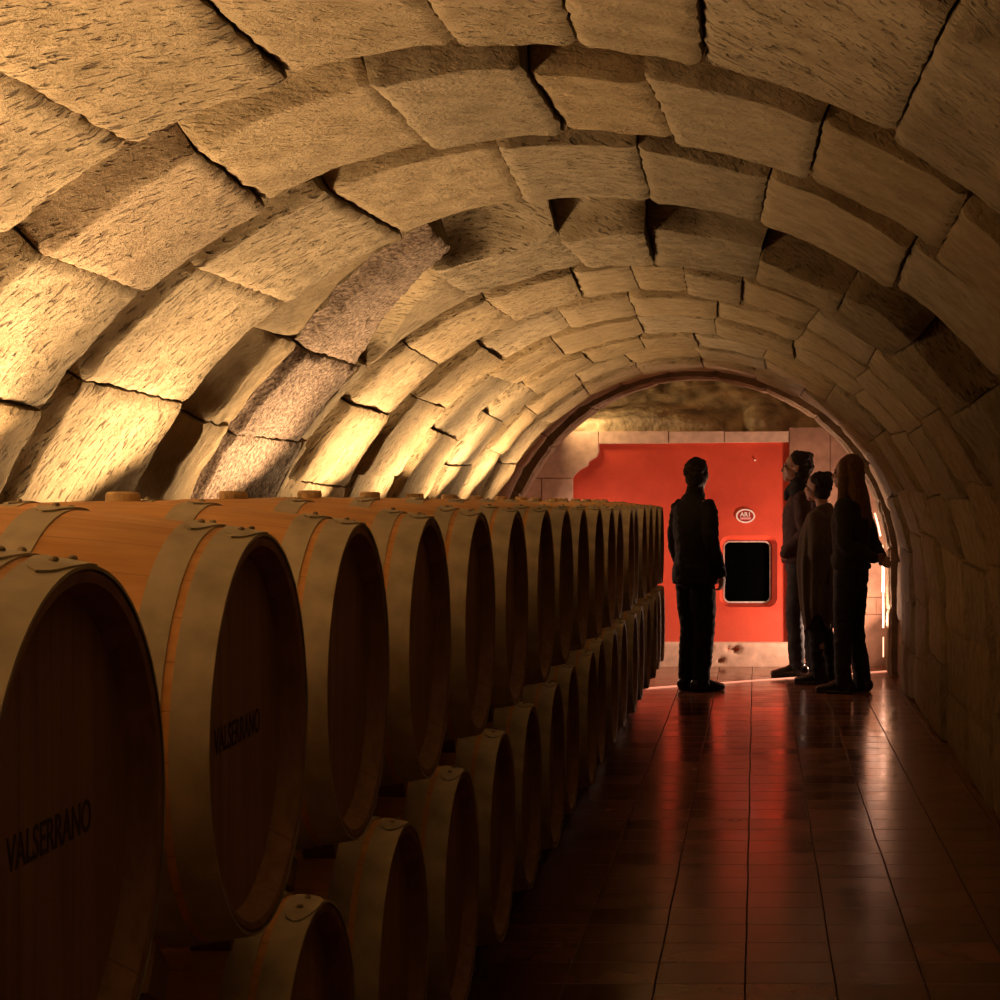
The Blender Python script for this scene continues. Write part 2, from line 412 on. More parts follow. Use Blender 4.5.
# ---------------------------------------------------------------- floor
bm = bmesh.new(); box(bm, (-2.75, -1.5, FLOOR-0.1), (2.0, 17.7, FLOOR))
struct(from_bm('floor', bm, M_TILE))
# wall closing the cellar behind the viewer
bm = bmesh.new(); box(bm, (-2.75, -1.7, FLOOR), (2.0, -1.5, 1.4)); struct(from_bm('wall_front', bm, M_MORTAR))

# ================================================================ THE END NICHE
YW = 17.30
# red plaster wall with the rounded window opening
def rrect(x0, x1, z0, z1, r, n=6):
    pts = []
    for cx_, cz_, a0 in ((x1-r, z1-r, 0), (x0+r, z1-r, 90), (x0+r, z0+r, 180), (x1-r, z0+r, 270)):
        for k in range(n+1):
            a = (a0+90*k/n)*D; pts.append((cx_+r*cos(a), cz_+r*sin(a)))
    return pts
WX0, WX1, WZ0, WZ1 = -0.315, 0.185, -1.04, -0.42
outer = rrect(WX0, WX1, WZ0, WZ1, 0.085); inner = rrect(-0.285, 0.130, -1.008, -0.468, 0.055)
bm = bmesh.new()
cxw, czw = (WX0+WX1)/2, (WZ0+WZ1)/2
X0, X1, Z0, Z1 = -1.75, 0.6, FLOOR, 0.47
yf = YW+0.02
def quad(a, b_, c, d): bm.faces.new([bm.verts.new((p[0], yf, p[1])) for p in (a, b_, c, d)])
quad((X0, Z0), (WX0, Z0), (WX0, Z1), (X0, Z1)); quad((WX1, Z0), (X1, Z0), (X1, Z1), (WX1, Z1))
quad((WX0, Z0), (WX1, Z0), (WX1, WZ0), (WX0, WZ0)); quad((WX0, WZ1), (WX1, WZ1), (WX1, Z1), (WX0, Z1))
n = len(outer)
for ci, c in enumerate(((WX1, WZ1), (WX0, WZ1), (WX0, WZ0), (WX1, WZ0))):
    for k in range(ci*7, ci*7+6):
        bm.faces.new([bm.verts.new((p[0], yf, p[1])) for p in (c, outer[k], outer[k+1])])
for k in range(n):
    k2 = (k+1) % n
    bm.faces.new([bm.verts.new(p) for p in ((outer[k][0], yf, outer[k][1]), (outer[k2][0], yf, outer[k2][1]), (inner[k2][0], YW+0.10, inner[k2][1]), (inner[k][0], YW+0.10, inner[k][1]))])
bmesh.ops.remove_doubles(bm, verts=bm.verts[:], dist=1e-5)
struct(from_bm('wall_back', bm, M_RED))

# window: pale metal frame and black glass
wf = struct(empty('window_1', (cxw, YW+0.08, czw)))
i2 = rrect(-0.272, 0.117, -0.995, -0.481, 0.045)
bm = bmesh.new(); rows = []
for loop, y in ((inner, YW+0.105), (inner, YW+0.085), (i2, YW+0.082), (i2, YW+0.115)):
    rows.append([bm.verts.new((x-cxw, y-YW-0.08, z-czw)) for x, z in loop])
for a in range(3):
    for k in range(n): bm.faces.new((rows[a][k], rows[a][(k+1) % n], rows[a+1][(k+1) % n], rows[a+1][k]))
from_bm('window_frame', bm, simple('pale_frame_metal', (0.75, 0.70, 0.66), 0.35, 0.3), wf)
bm = bmesh.new(); bm.faces.new([bm.verts.new((x-cxw, 0.03, z-czw)) for x, z in inner])
r = bmesh.ops.extrude_face_region(bm, geom=bm.faces[:])
for v in r['geom']:
    if isinstance(v, bmesh.types.BMVert): v.co.y += 0.01
from_bm('pane', bm, simple('black_glass', (0.001, 0.001, 0.001), 0.05, spec=0.08), wf)

# dressed stone surround in front of the plaster
def prism(bm, pts, y0, y1, bevel=0.004):
    f = bm.faces.new([bm.verts.new((x, y1, z)) for x, z in pts])
    r = bmesh.ops.extrude_face_region(bm, geom=[f]); nv = [v for v in r['geom'] if isinstance(v, bmesh.types.BMVert)]
    for v in nv: v.co.y = y0
    es = [e for e in bm.edges if e.verts[0] in nv and e.verts[1] in nv]
    bmesh.ops.bevel(bm, geom=es, offset=bevel, segments=2, affect='EDGES')
def px(x, y, Y=YW): return ((x-756)*Y/2000, (487-y)*Y/2000)
bm = bmesh.new()
G = 0.003
ogee = [(599, 444), (599, 452), (597, 457), (592, 460), (589, 462), (588, 466), (584, 468), (579, 471), (575, 475), (573, 478)]
prism(bm, [px(480, 478-.25), px(480, 431.5), px(598.5, 431.5)]+[px(*p) for p in ogee], YW-0.03, YW+0.03)
prism(bm, [px(542.3, 478.3), px(573, 478.3), px(573, 560), px(542.3, 560)], YW-0.03, YW+0.03)
prism(bm, [px(480, 478.3), px(541.8, 478.3), px(541.8, 530), px(480, 530)], YW-0.03, YW+0.03)
prism(bm, [px(480, 530.4), px(541.8, 530.4), px(541.8, 600), px(480, 600)], YW-0.03, YW+0.03)
prism(bm, [px(542.3, 560.4), px(573, 560.4), px(573, 667), px(542.3, 667)], YW-0.03, YW+0.03)
prism(bm, [px(480, 600.4), px(541.8, 600.4), px(541.8, 667), px(480, 667)], YW-0.03, YW+0.03)
for a, b_ in ((599, 668.5), (669, 724), (724.5, 788.5)):
    prism(bm, [px(a, 431.5), px(b_, 431), px(b_, 443.5-(a-599)/190*2), px(a, 444-(a-599)/190*2)], YW-0.03, YW+0.03)
struct(from_bm('trim_1', bm, M_PALE)); bm = bmesh.new()
for ci, (za, zb) in enumerate(((427, 478), (478, 520), (520, 558), (558, 597), (597, 614), (614, 667))):
    cuts = (789, 846, 930) if ci % 2 else (789, 830, 876, 930)
    for a, b_ in zip(cuts[:-1], cuts[1:]):
        prism(bm, [px(a+.15, za+.2), px(b_-.15, za+.2), px(b_-.15, zb-.15), px(a+.15, zb-.15)], YW-0.03, YW+0.03)
struct(from_bm('trim_6', bm, simple('dimmed_ashlar', (0.32, 0.18, 0.115), 0.9, nscale=9, var=0.25, bump=0.006)))  # dimness right of the plaster is put into this darker stone colour
# stone plinth under the plaster, chipped along its top edge
bm = bmesh.new()
NX, NZ = 90, 10
gx = [[None]*(NZ+1) for _ in range(NX+1)]
for i in range(NX+1):
    for k in range(NZ+1):
        x = -1.58+(0.285+1.58)*i/NX; z = FLOOR+0.21*k/NZ
        y = YW-0.045+0.006*fbm(Vector((x*9, 3, z*9)), 4)
        for hx, hz, hr in ((-0.17, -1.405, 0.045), (-0.405, -1.385, 0.035), (-0.235, -1.40, 0.03), (-0.30, -1.50, 0.04), (-0.9, -1.42, 0.04)):
            d = sqrt((x-hx)**2+((z-hz)*1.5)**2)
            if d < hr: y += 0.09*(1-d/hr)**0.5
        if k == NZ: y += 0.012
        gx[i][k] = bm.verts.new((x, y, z))
for i in range(NX):
    for k in range(NZ): bm.faces.new((gx[i][k], gx[i+1][k], gx[i+1][k+1], gx[i][k+1]))
for i in range(NX):
    a, b_ = gx[i][NZ], gx[i+1][NZ]
    bm.faces.new((a, b_, bm.verts.new((b_.co.x, YW+0.03, b_.co.z)), bm.verts.new((a.co.x, YW+0.03, a.co.z))))
struct(from_bm('trim_2', bm, M_PALE, smooth=True))
# side returns of the niche, wider than the vault
bm = bmesh.new(); box(bm, (1.42, 16.81, FLOOR), (1.9, YW+0.3, 1.4)); struct(from_bm('wall_right', bm, M_PALE))
bm = bmesh.new(); box(bm, (-2.75, 16.81, FLOOR), (-2.32, YW+0.3, 1.4)); struct(from_bm('wall_left', bm, M_PALE))
# threshold strip laid across the tiles; its bright lit line is an added glow
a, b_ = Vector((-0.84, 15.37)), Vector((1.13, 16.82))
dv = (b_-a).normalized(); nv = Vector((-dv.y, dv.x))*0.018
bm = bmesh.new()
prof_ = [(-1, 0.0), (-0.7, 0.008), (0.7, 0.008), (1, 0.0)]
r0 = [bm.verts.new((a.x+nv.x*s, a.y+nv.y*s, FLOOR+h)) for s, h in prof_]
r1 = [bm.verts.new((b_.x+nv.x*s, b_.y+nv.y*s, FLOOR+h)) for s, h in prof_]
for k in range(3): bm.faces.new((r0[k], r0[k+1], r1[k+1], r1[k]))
FSTRIP = from_bm('threshold_glow_strip', bm, None)
tag(FSTRIP, 'thin pinkish threshold strip with an added glow, running across the floor past the feet', 'light')

# thin glowing light strip fixed behind the right edge of the last arch
def emis(name, c, st):
    m, nt, b = mat(name); b.inputs['Base Color'].default_value = (0.8, 0.8, 0.8, 1)
    b.inputs['Emission Color'].default_value = (*c, 1); b.inputs['Emission Strength'].default_value = st; return m
M_LED = emis('lit_strip', (1.0, 0.42, 0.24), 3.2)
FSTRIP.data.materials.append(emis('threshold_added_glow', (1.0, 0.33, 0.19), 1.0))
ls = empty('light_strip', (1.09, 16.84, FLOOR)); tag(ls, 'thin broken line of glowing strip light behind the right edge of the last arch', 'light')
def tube(name, pts, r, m, parent, seg=8):
    bm = bmesh.new(); rw = []
    for i, p in enumerate(pts):
        a, c = Vector(pts[max(0, i-1)]), Vector(pts[min(len(pts)-1, i+1)]); t = (c-a).normalized()
        e1 = t.orthogonal().normalized() if abs(t.y) > .9 else (Vector((0, 1, 0))-t*t.y).normalized(); e2 = t.cross(e1)
        rw.append([bm.verts.new(Vector(p)+e1*r*cos(2*pi*k/seg)+e2*r*sin(2*pi*k/seg)) for k in range(seg)])
    for a in range(len(rw)-1):
        for k in range(seg): bm.faces.new((rw[a][k], rw[a][(k+1) % seg], rw[a+1][(k+1) % seg], rw[a+1][k]))
    bm.faces.new(rw[0]); bm.faces.new(rw[-1]); return from_bm(name, bm, m, parent, True)
for ya, yb_, r_ in ((513, 536, 0.008), (545, 592, 0.013), (593, 628, 0.008), (637, 657, 0.005)):
    pts = []
    for q in range(7):
        z = (487-(ya+(yb_-ya)*q/6))*16.84/2000; dz = max(0, z-CZ)
        x = CX+sqrt((R-0.03)**2-dz*dz)-0.018
        pts.append((x-1.09, 0, z-FLOOR))
    tube('lit_segment', pts, r_, M_LED, ls)
# small floodlight standing on the floor
fl = empty('floodlight', (0.86, 16.70, FLOOR)); tag(fl, 'small black floodlight on the floor close behind the long-haired woman', 'light')
bm = bmesh.new(); box(bm, (-0.08, -0.02, 0.10), (0.08, 0.02, 0.22), 0.008); bmesh.ops.rotate(bm, verts=bm.verts[:], cent=(0, 0, 0), matrix=Matrix.Rotation(0.85, 3, 'Z'))
M_HOUS = simple('lamp_housing', (0.02, 0.02, 0.02), 0.5); from_bm('lamp_housing', bm, M_HOUS, fl)
bm = bmesh.new(); box(bm, (-0.07, -0.05, 0), (0.07, 0.05, 0.012)); box(bm, (-0.01, -0.01, 0.01), (0.01, 0.01, 0.12)); from_bm('stand', bm, M_HOUS, fl)

# rough natural rock above the end wall
bm = bmesh.new(); NXR, NZR = 110, 46; g = {}
for i in range(NXR+1):
    for k in range(NZR+1):
        u, v = i/NXR, k/NZR
        x = -2.75+4.65*u; z = 0.42+1.1*v
        y = YW+0.10+0.9*min(1, v*1.6)**0.8
        q = Vector((x*1.3, z*2.0, 4))
        y += 0.34*fbm(q, 5)*(0.25+v) - 0.10*abs(fbm(q*3.1, 4))
        # a rounded boulder low on the left
        d = sqrt(((x+1.0)/0.75)**2+((z-0.50)/0.24)**2)
        if d < 1: y -= 0.45*sqrt(1-d*d)
        d = sqrt(((x-0.1)/0.22)**2+((z-0.60)/0.22)**2)
        if d < 1: y -= 0.35*sqrt(1-d*d)
        y = max(y, YW+0.0)
        g[i, k] = bm.verts.new((x, y, z))
for i in range(NXR):
    for k in range(NZR): bm.faces.new((g[i, k], g[i+1, k], g[i+1, k+1], g[i, k+1]))
top = [g[i, NZR] for i in range(NXR+1)]
tf = [bm.verts.new((v.co.x, 16.75, 1.35)) for v in top]
for i in range(NXR): bm.faces.new((top[i], top[i+1], tf[i+1], tf[i]))
struct(from_bm('trim_5', bm, M_ROCK, smooth=True))

# oval sign above the window
sign = empty('oval_sign', (px(745.5, 516)[0], YW+0.018, px(745.5, 516)[1]))
tag(sign, 'small oval red and white sign fixed to the red wall above the black window', 'sign')
def ellipse_plate(name, rx, rz, y0, y1, m, r_in=None):
    bm = bmesh.new(); K_ = 40
    if r_in is None:
        bm.faces.new([bm.verts.new((rx*cos(2*pi*k/K_), y1, rz*sin(2*pi*k/K_))) for k in range(K_)])
    else:
        A = [bm.verts.new((rx*cos(2*pi*k/K_), y1, rz*sin(2*pi*k/K_))) for k in range(K_)]
        B = [bm.verts.new((r_in[0]*cos(2*pi*k/K_), y1, r_in[1]*sin(2*pi*k/K_))) for k in range(K_)]
        for k in range(K_): bm.faces.new((A[k], A[(k+1) % K_], B[(k+1) % K_], B[k]))
    r = bmesh.ops.extrude_face_region(bm, geom=bm.faces[:])
    for v in r['geom']:
        if isinstance(v, bmesh.types.BMVert): v.co.y = y0
    return from_bm(name, bm, m, sign)
M_WHITE = simple('sign_white', (0.85, 0.80, 0.78), 0.5, var=0.05)
ellipse_plate('sign_plate', 0.080, 0.058, -0.006, 0.0, simple('sign_dark_red', (0.33, 0.02, 0.02), 0.5, var=0.1))
ellipse_plate('sign_ring', 0.083, 0.061, -0.010, -0.001, M_WHITE, (0.070, 0.049))
def text_obj(name, s, size, m, parent, rot, loc, depth=0.0005, xs=1.0, bold=0.0):
    c = bpy.data.curves.new(name, 'FONT'); c.body = s; c.size = size; c.align_x = 'CENTER'; c.align_y = 'CENTER'
    c.extrude = depth; c.offset = bold
    t = bpy.data.objects.new(name, c); COL.objects.link(t)
    dg = bpy.context.evaluated_depsgraph_get(); me = bpy.data.meshes.new_from_object(t.evaluated_get(dg))
    bpy.data.objects.remove(t)
    me.transform(Matrix.Diagonal((xs, 1, 1, 1)))
    me.transform(rot.to_matrix().to_4x4()); me.transform(Matrix.Translation(loc))
    me.materials.clear()
    return link(name, me, m, parent)
from mathutils import Euler
text_obj('sign_lettering', 'AR1', 0.052, M_WHITE, sign, Euler((pi/2, 0, 0)), (0, -0.0085, 0.012), bold=0.0012)
bm = bmesh.new(); box(bm, (-0.046, -0.0095, -0.030), (0.046, -0.006, -0.012)); from_bm('sign_band', bm, simple('sign_pink', (0.75, 0.35, 0.36), 0.5, var=0.1), sign)
# tiny bright hook high on the red wall
bm = bmesh.new(); bmesh.ops.create_uvsphere(bm, u_segments=10, v_segments=6, radius=0.009)
hk = from_bm('wall_hook', bm, M_WHITE, smooth=True); hk.location = (px(755, 460)[0], YW+0.012, px(755, 460)[1])
tag(hk, 'tiny white hook high on the red wall above the oval sign', 'hook')

# ================================================================ BARRELS
BL, RE, RB = 0.90, 0.278, 0.320      # length, end radius, bilge radius
def br_(x): return RB-(RB-RE)*(2*x/BL)**2      # x from the barrel's middle
def revolve(bm, prof_, seg=64, a0=0, a1=2*pi, closed=True):
    n = seg if closed else seg+1; rows = []
    for (x, r) in prof_:
        rows.append([bm.verts.new((x, r*sin(a0+(a1-a0)*k/seg), r*cos(a0+(a1-a0)*k/seg))) for k in range(n)])
    for a in range(len(rows)-1):
        for k in range(seg): bm.faces.new((rows[a][k], rows[a][(k+1) % n], rows[a+1][(k+1) % n], rows[a+1][k]))
    return rows
def make_barrel(seg=72):
    root = empty('wine_barrel', (0, 0, 0))
    bm = bmesh.new(); T = 0.026
    pr = [(-BL/2+0.045, RE-T-0.006), (-BL/2+0.03, RE-T), (-BL/2+0.002, RE-T+0.010), (-BL/2, RE-0.006), (-BL/2+0.004, RE)]
    pr += [(x, br_(x)) for x in [-BL/2+0.02+(BL-0.04)*k/22 for k in range(23)]]
    pr += [(BL/2-0.004, RE), (BL/2, RE-0.006), (BL/2-0.002, RE-T+0.010), (BL/2-0.03, RE-T), (BL/2-0.045, RE-T-0.006)]
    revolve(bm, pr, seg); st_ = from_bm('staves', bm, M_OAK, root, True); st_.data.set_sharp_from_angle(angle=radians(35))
    st_.data.materials.append(M_HEAD)      # inner face of the chime, in the darker wood of the head
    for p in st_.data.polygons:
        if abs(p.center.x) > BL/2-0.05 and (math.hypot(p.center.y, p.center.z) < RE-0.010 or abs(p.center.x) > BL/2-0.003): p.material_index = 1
    heads = []
    for s in (1, -1):
        bm = bmesh.new(); xh = s*(BL/2-0.035)
        c = [bm.verts.new((xh, (RE-T+0.001)*sin(2*pi*k/seg), (RE-T+0.001)*cos(2*pi*k/seg))) for k in range(seg)]
        c2 = [bm.verts.new((xh-s*0.018, (RE-T+0.001)*sin(2*pi*k/seg), (RE-T+0.001)*cos(2*pi*k/seg))) for k in range(seg)]
        bm.faces.new(c); bm.faces.new(c2)
        for k in range(seg): bm.faces.new((c[k], c[(k+1) % seg], c2[(k+1) % seg], c2[k]))
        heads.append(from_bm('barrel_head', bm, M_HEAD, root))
    hi_ = 0
    for s in (1, -1):
        for d0, d1 in ((-0.001, 0.048), (0.060, 0.102), (0.262, 0.312)):
            xa, xb = s*(BL/2-d0), s*(BL/2-d1); h = 0.0022
            bm = bmesh.new()
            ra, rb = (RE if d0 < 0 else br_(xa)), br_(xb)
            xm = (xa+xb)/2; rm = br_(xm)
            revolve(bm, [(xa, ra-0.002), (xa, ra+h), (xm, rm+h), (xb, rb+h), (xb, rb-0.002)], seg)
            # overlapping, pointed strap end at the top
            th = 0.05+0.03*((hi_*7) % 3-1); K2 = 18; rowsT = []
            for k in range(K2+1):
                f = k/K2; a = th-0.27+0.54*f; wd = 0.5*(sin(pi*f))**0.45 if 0 < f < 1 else 0.02
                lift = h+0.0020+0.0012*(abs(2*f-1))**2
                row = []
                for q, l_ in ((-1, -0.003), (-1, 0), (0, 0.0002), (1, 0), (1, -0.003)):
                    x = xm+(xa-xb)*wd*q*1.05; r = (RE+(RB-RE)*0 if False else br_(x))+lift+l_
                    row.append(bm.verts.new((x, r*sin(a), r*cos(a))))
                rowsT.append(row)
            for k in range(K2):
                for q in range(4): bm.faces.new((rowsT[k][q], rowsT[k][q+1], rowsT[k+1][q+1], rowsT[k+1][q]))
            hoop = from_bm('hoop', bm, M_HOOP, root, False)
            for p in hoop.data.polygons: p.use_smooth = True
            hoop.data.set_sharp_from_angle(angle=radians(28))
            for off in (-0.10, 0.10):
                bm = bmesh.new(); bmesh.ops.create_uvsphere(bm, u_segments=10, v_segments=6, radius=0.0052)
                bmesh.ops.scale(bm, vec=(1, 1, 0.75), verts=bm.verts[:])
                a = th+off; r = rm+h+0.0035
                bmesh.ops.rotate(bm, verts=bm.verts[:], matrix=Matrix.Rotation(-a, 3, 'X'))
                bmesh.ops.translate(bm, verts=bm.verts[:], vec=(xm, r*sin(a), r*cos(a)))
                from_bm('rivet', bm, M_RIVET, hoop, True)
            hi_ += 1
    bm = bmesh.new()
    revolve_z = [(0.030, -0.006), (0.030, 0.012), (0.027, 0.016), (0.0, 0.016)]
    rows = [[bm.verts.new((r*cos(2*pi*k/20), r*sin(2*pi*k/20), RB+z)) for k in range(20)] for r, z in revolve_z[:3]]
    for a in range(2):
        for k in range(20): bm.faces.new((rows[a][k], rows[a][(k+1) % 20], rows[a+1][(k+1) % 20], rows[a+1][k]))
    bm.faces.new(rows[2])
    bmesh.ops.translate(bm, verts=bm.verts[:], vec=(0.02, 0, 0))
    from_bm('bung', bm, M_BUNG, root)
    t = text_obj('brand_lettering', 'VALSERRANO', 0.050, M_INK, heads[0], Euler((pi/2, 0, pi/2)), (BL/2-0.0345, 0.0, 0.0), 0.0004, 0.80, 0.0004)
    return root
proto = make_barrel()
def copy_tree(o, parent=None):
    c = o.copy(); COL.objects.link(c); c.parent = parent
    for ch in o.children:
        if not ch.name.startswith('brand_lettering') or LETTERS: copy_tree(ch, c)
    return c
LETTERS = True
ORD = ['first', 'second', 'third', 'fourth', 'fifth', 'sixth', 'seventh', 'eighth', 'ninth', 'tenth', 'eleventh', 'twelfth', 'thirteenth', 'fourteenth', 'fifteenth', 'sixteenth', 'seventeenth', 'eighteenth', 'nineteenth']
XB, ZT, ZLOW, Y1B, PITCH = -0.695-BL/2, -0.345, -0.945, 2.075, 0.744
NT = 18
def sag(y): return -0.0088*max(0.0, y-5.2)      # the far end of the stack sits a little lower
rnd = random.Random(3)
def name_barrel(o, row, k, n):
    if row == 'upper' and k == 0: l = 'nearest oak barrel of the upper row, cut by the left edge, lettered head'
    elif row == 'upper' and k == 1: l = 'second oak barrel of the upper row from the camera, faint lettering on its dark head'
    elif k == n-1: l = 'farthest oak barrel at the red-lit end of the %s row' % row
    elif k >= n-4: l = 'oak barrel of the %s row, %s from its far red-lit end' % (row, ORD[n-1-k])
    elif k == 0: l = 'nearest oak barrel of the lower row, mostly cut off at the bottom left edge'
    else: l = 'oak wine barrel lying in the %s row, %s from the camera end' % (row, ORD[k])
    tag(o, l, 'barrel', 'oak barrels in the %s row' % row)
first = True
tops, lows = [], []
for row, z, y0, cnt, lst in (('upper', ZT, Y1B, NT, tops), ('lower', ZLOW, Y1B+PITCH/2, NT, lows)):
    for k in range(cnt):
        LETTERS = row == 'upper' and k < 2
        o = proto if first else copy_tree(proto); first = False
        dy = rnd.uniform(-0.008, 0.008) if row == 'upper' else 0
        o.location = (XB+(rnd.uniform(-0.012, 0.012) if k > 1 else 0), y0+PITCH*k+dy, z+sag(y0+PITCH*k)-(0.016 if (row, k) == ('upper', 0) else 0))
        o.rotation_euler = (rnd.uniform(-0.07, 0.07), 0, 0)
        name_barrel(o, row, k, cnt); lst.append(o)
# wooden wedges that hold the upper row off the lower row
def wedge_mesh():
    bm = bmesh.new(); pts = [(-0.038, -0.034), (0.038, -0.026), (0.038, 0.026), (-0.038, 0.034)]
    f = bm.faces.new([bm.verts.new((-0.03, u, v)) for u, v in pts])
    r = bmesh.ops.extrude_face_region(bm, geom=[f])
    for v in r['geom']:
        if isinstance(v, bmesh.types.BMVert): v.co.x = 0.03
    me = bpy.data.meshes.new('wooden_wedge'); bmesh.ops.recalc_face_normals(bm, faces=bm.faces[:]); bm.to_mesh(me); bm.free(); return me
wm = wedge_mesh()
for k in range(NT):
    for s in (-1, 1):
        yb = Y1B+PITCH*k+s*PITCH/2
        if yb < Y1B+0.3: continue
        for xo in (0.33, -0.33):
            o = link('wooden_wedge', wm, M_BEAM)
            o.location = (XB+xo, Y1B+PITCH*k+s*PITCH/4, (ZT+ZLOW)/2+sag(Y1B+PITCH*k+s*PITCH/4))
            o.rotation_euler = (s*math.atan2(PITCH/2, ZT-ZLOW) + (0 if s > 0 else 0), 0, 0)
            tag(o, 'small wooden wedge in the dark between the upper and lower barrels', 'wedge', 'wedges between the barrel rows')
for xo, wh in ((0.16, 'front'), (-0.26, 'rear')):
    for k in range(0, NT, 2):
        ya = Y1B+PITCH/2+PITCH*k; yb_ = ya+PITCH
        zt_ = ZLOW-RB+sag(yb_)-0.004; ym = (ya+yb_)/2; hh = zt_-FLOOR
        o = empty('timber_bearer', (XB+xo, ym, FLOOR))
        tag(o, 'short dark timber bearer on two blocks in the deep shade beneath the lower barrels', 'timber', 'timber bearers beneath the lower barrels')
        bm = bmesh.new(); box(bm, (-0.06, -0.68, 0.10), (0.06, 0.68, hh), 0.006); from_bm('beam', bm, M_BEAM, o)
        for y in (-0.5, 0.5):
            bm = bmesh.new(); box(bm, (-0.09, y-0.1, 0), (0.09, y+0.1, 0.10), 0.006); from_bm('foot_block', bm, M_BLOCKST, o)

# ================================================================ PEOPLE
def rings(bm, pts, rad, side=(1, 0, 0), seg=20, sub=4, cap=True):
    """loft of elliptical rings; pts list of Vector, rad list of (a along side, b across)"""
    P = [Vector(p) for p in pts]; A = [(r, r) if not isinstance(r, tuple) else r for r in rad]
    Q, RR = [], []
    for i in range(len(P)-1):
        p0 = P[max(0, i-1)]; p1 = P[i]; p2 = P[i+1]; p3 = P[min(len(P)-1, i+2)]
        for k in range(sub):
            t = k/sub
            Q.append(0.5*((2*p1)+(p2-p0)*t+(2*p0-5*p1+4*p2-p3)*t*t+(3*p1-p0-3*p2+p3)*t**3))
            tt = t*t*(3-2*t)
            RR.append((A[i][0]*(1-tt)+A[i+1][0]*tt, A[i][1]*(1-tt)+A[i+1][1]*tt))
    Q.append(P[-1]); RR.append(A[-1])
    sv = Vector(side)
    def frame(i):
        t = (Q[min(i+1, len(Q)-1)]-Q[max(i-1, 0)]).normalized()
        s = sv-t*sv.dot(t)
        if s.length < 0.05: s = Vector((0, 1, 0))-t*t.y
        s.normalize(); return t, s, t.cross(s)
    rws = []
    def ring(c, a, b, s, n_): return [bm.verts.new(c+s*a*cos(2*pi*k/seg)+n_*b*sin(2*pi*k/seg)) for k in range(seg)]
    if cap:
        t, s, n_ = frame(0); m_ = min(RR[0])
        for f in (0.97, 0.75, 0.4): 
            h = sqrt(1-f*f)
            rws.append(ring(Q[0]-t*m_*f, RR[0][0]*h, RR[0][1]*h, s, n_))
    for i in range(len(Q)):
        t, s, n_ = frame(i); rws.append(ring(Q[i], RR[i][0], RR[i][1], s, n_))
    if cap:
        t, s, n_ = frame(len(Q)-1); m_ = min(RR[-1])
        for f in (0.4, 0.75, 0.97):
            h = sqrt(1-f*f)
            rws.append(ring(Q[-1]+t*m_*f, RR[-1][0]*h, RR[-1][1]*h, s, n_))
    for a in range(len(rws)-1):
        for k in range(seg): bm.faces.new((rws[a][k], rws[a][(k+1) % seg], rws[a+1][(k+1) % seg], rws[a+1][k]))
    bm.faces.new(rws[0][::-1]); bm.faces.new(rws[-1])
def ball(bm, c, r, M=None):
    g = bmesh.ops.create_uvsphere(bm, u_segments=20, v_segments=14, radius=1.0)
    bmesh.ops.scale(bm, vec=r if isinstance(r, tuple) else (r, r, r), verts=g['verts'])
    if M: bmesh.ops.transform(bm, matrix=M, verts=g['verts'])
    bmesh.ops.translate(bm, vec=c, verts=g['verts'])
def fuse(name, bm, m, parent, voxel=0.007, smooth=6, wrinkle=0.0, seed=0):
    """join overlapping lofts into one continuous skin"""
    bmesh.ops.recalc_face_normals(bm, faces=bm.faces[:])
    me = bpy.data.meshes.new('raw'); bm.to_mesh(me); bm.free()
    t = bpy.data.objects.new('raw', me); COL.objects.link(t)
    md = t.modifiers.new('r', 'REMESH'); md.mode = 'VOXEL'; md.voxel_size = voxel
    if smooth: sm = t.modifiers.new('s', 'SMOOTH'); sm.factor = 0.5; sm.iterations = smooth
    dg = bpy.context.evaluated_depsgraph_get()
    out = bpy.data.meshes.new_from_object(t.evaluated_get(dg)); bpy.data.objects.remove(t)
    if wrinkle:
        out.update()
        nrm = [v.normal.copy() for v in out.vertices]
        for v, nn in zip(out.vertices, nrm):
            q = v.co
            k_ = abs(noise.noise(Vector((q.x*7+seed, q.y*7, q.z*16))))+0.5*noise.noise(Vector((q.x*18, q.y*18+seed, q.z*30)))
            v.co = q-nn*wrinkle*(k_-0.25)
    out.materials.clear(); out.name = name
    return link(name, out, m, parent, True)

def hand(bm, wrist, d, side, curl=0.5, sgn=1, s=1.0):
    """d: along the hand, side: towards the thumb; the palm faces d x side * sgn"""
    d = Vector(d).normalized(); side = Vector(side); side = (side-d*side.dot(d)).normalized()
    pn = d.cross(side)*sgn; w_ = Vector(wrist)
    rings(bm, [w_-d*0.02, w_+d*0.02, w_+d*0.05, w_+d*0.088], [(0.024*s, 0.019*s), (0.031*s, 0.016*s), (0.039*s, 0.015*s), (0.037*s, 0.012*s)], side=side, seg=14)
    for k, (off, ln) in enumerate(((0.028, 0.070), (0.0095, 0.080), (-0.009, 0.074), (-0.027, 0.058))):
        p = w_+d*0.082*s+side*off*s; dirv = d.copy(); pts = [p-dirv*0.02]; a = 0
        pts.append(p)
        for q, fr in enumerate((0.42, 0.33, 0.25)):
            a += curl*(0.7, 0.9, 0.6)[q]
            dv_ = d*cos(a)+pn*sin(a)
            pts.append(pts[-1]+dv_*ln*fr*s)
        rings(bm, pts, [0.0085*s, 0.0088*s, 0.0082*s, 0.0075*s, 0.006*s], side=side, seg=10, sub=3)
    p = w_+d*0.022*s+side*0.022*s
    rings(bm, [p, p+side*0.020*s+d*0.022*s+pn*0.008, p+side*0.028*s+d*0.048*s+pn*0.018, p+side*0.026*s+d*0.068*s+pn*0.026],
          [0.012*s, 0.0115*s, 0.0095*s, 0.007*s], side=pn, seg=10, sub=3)

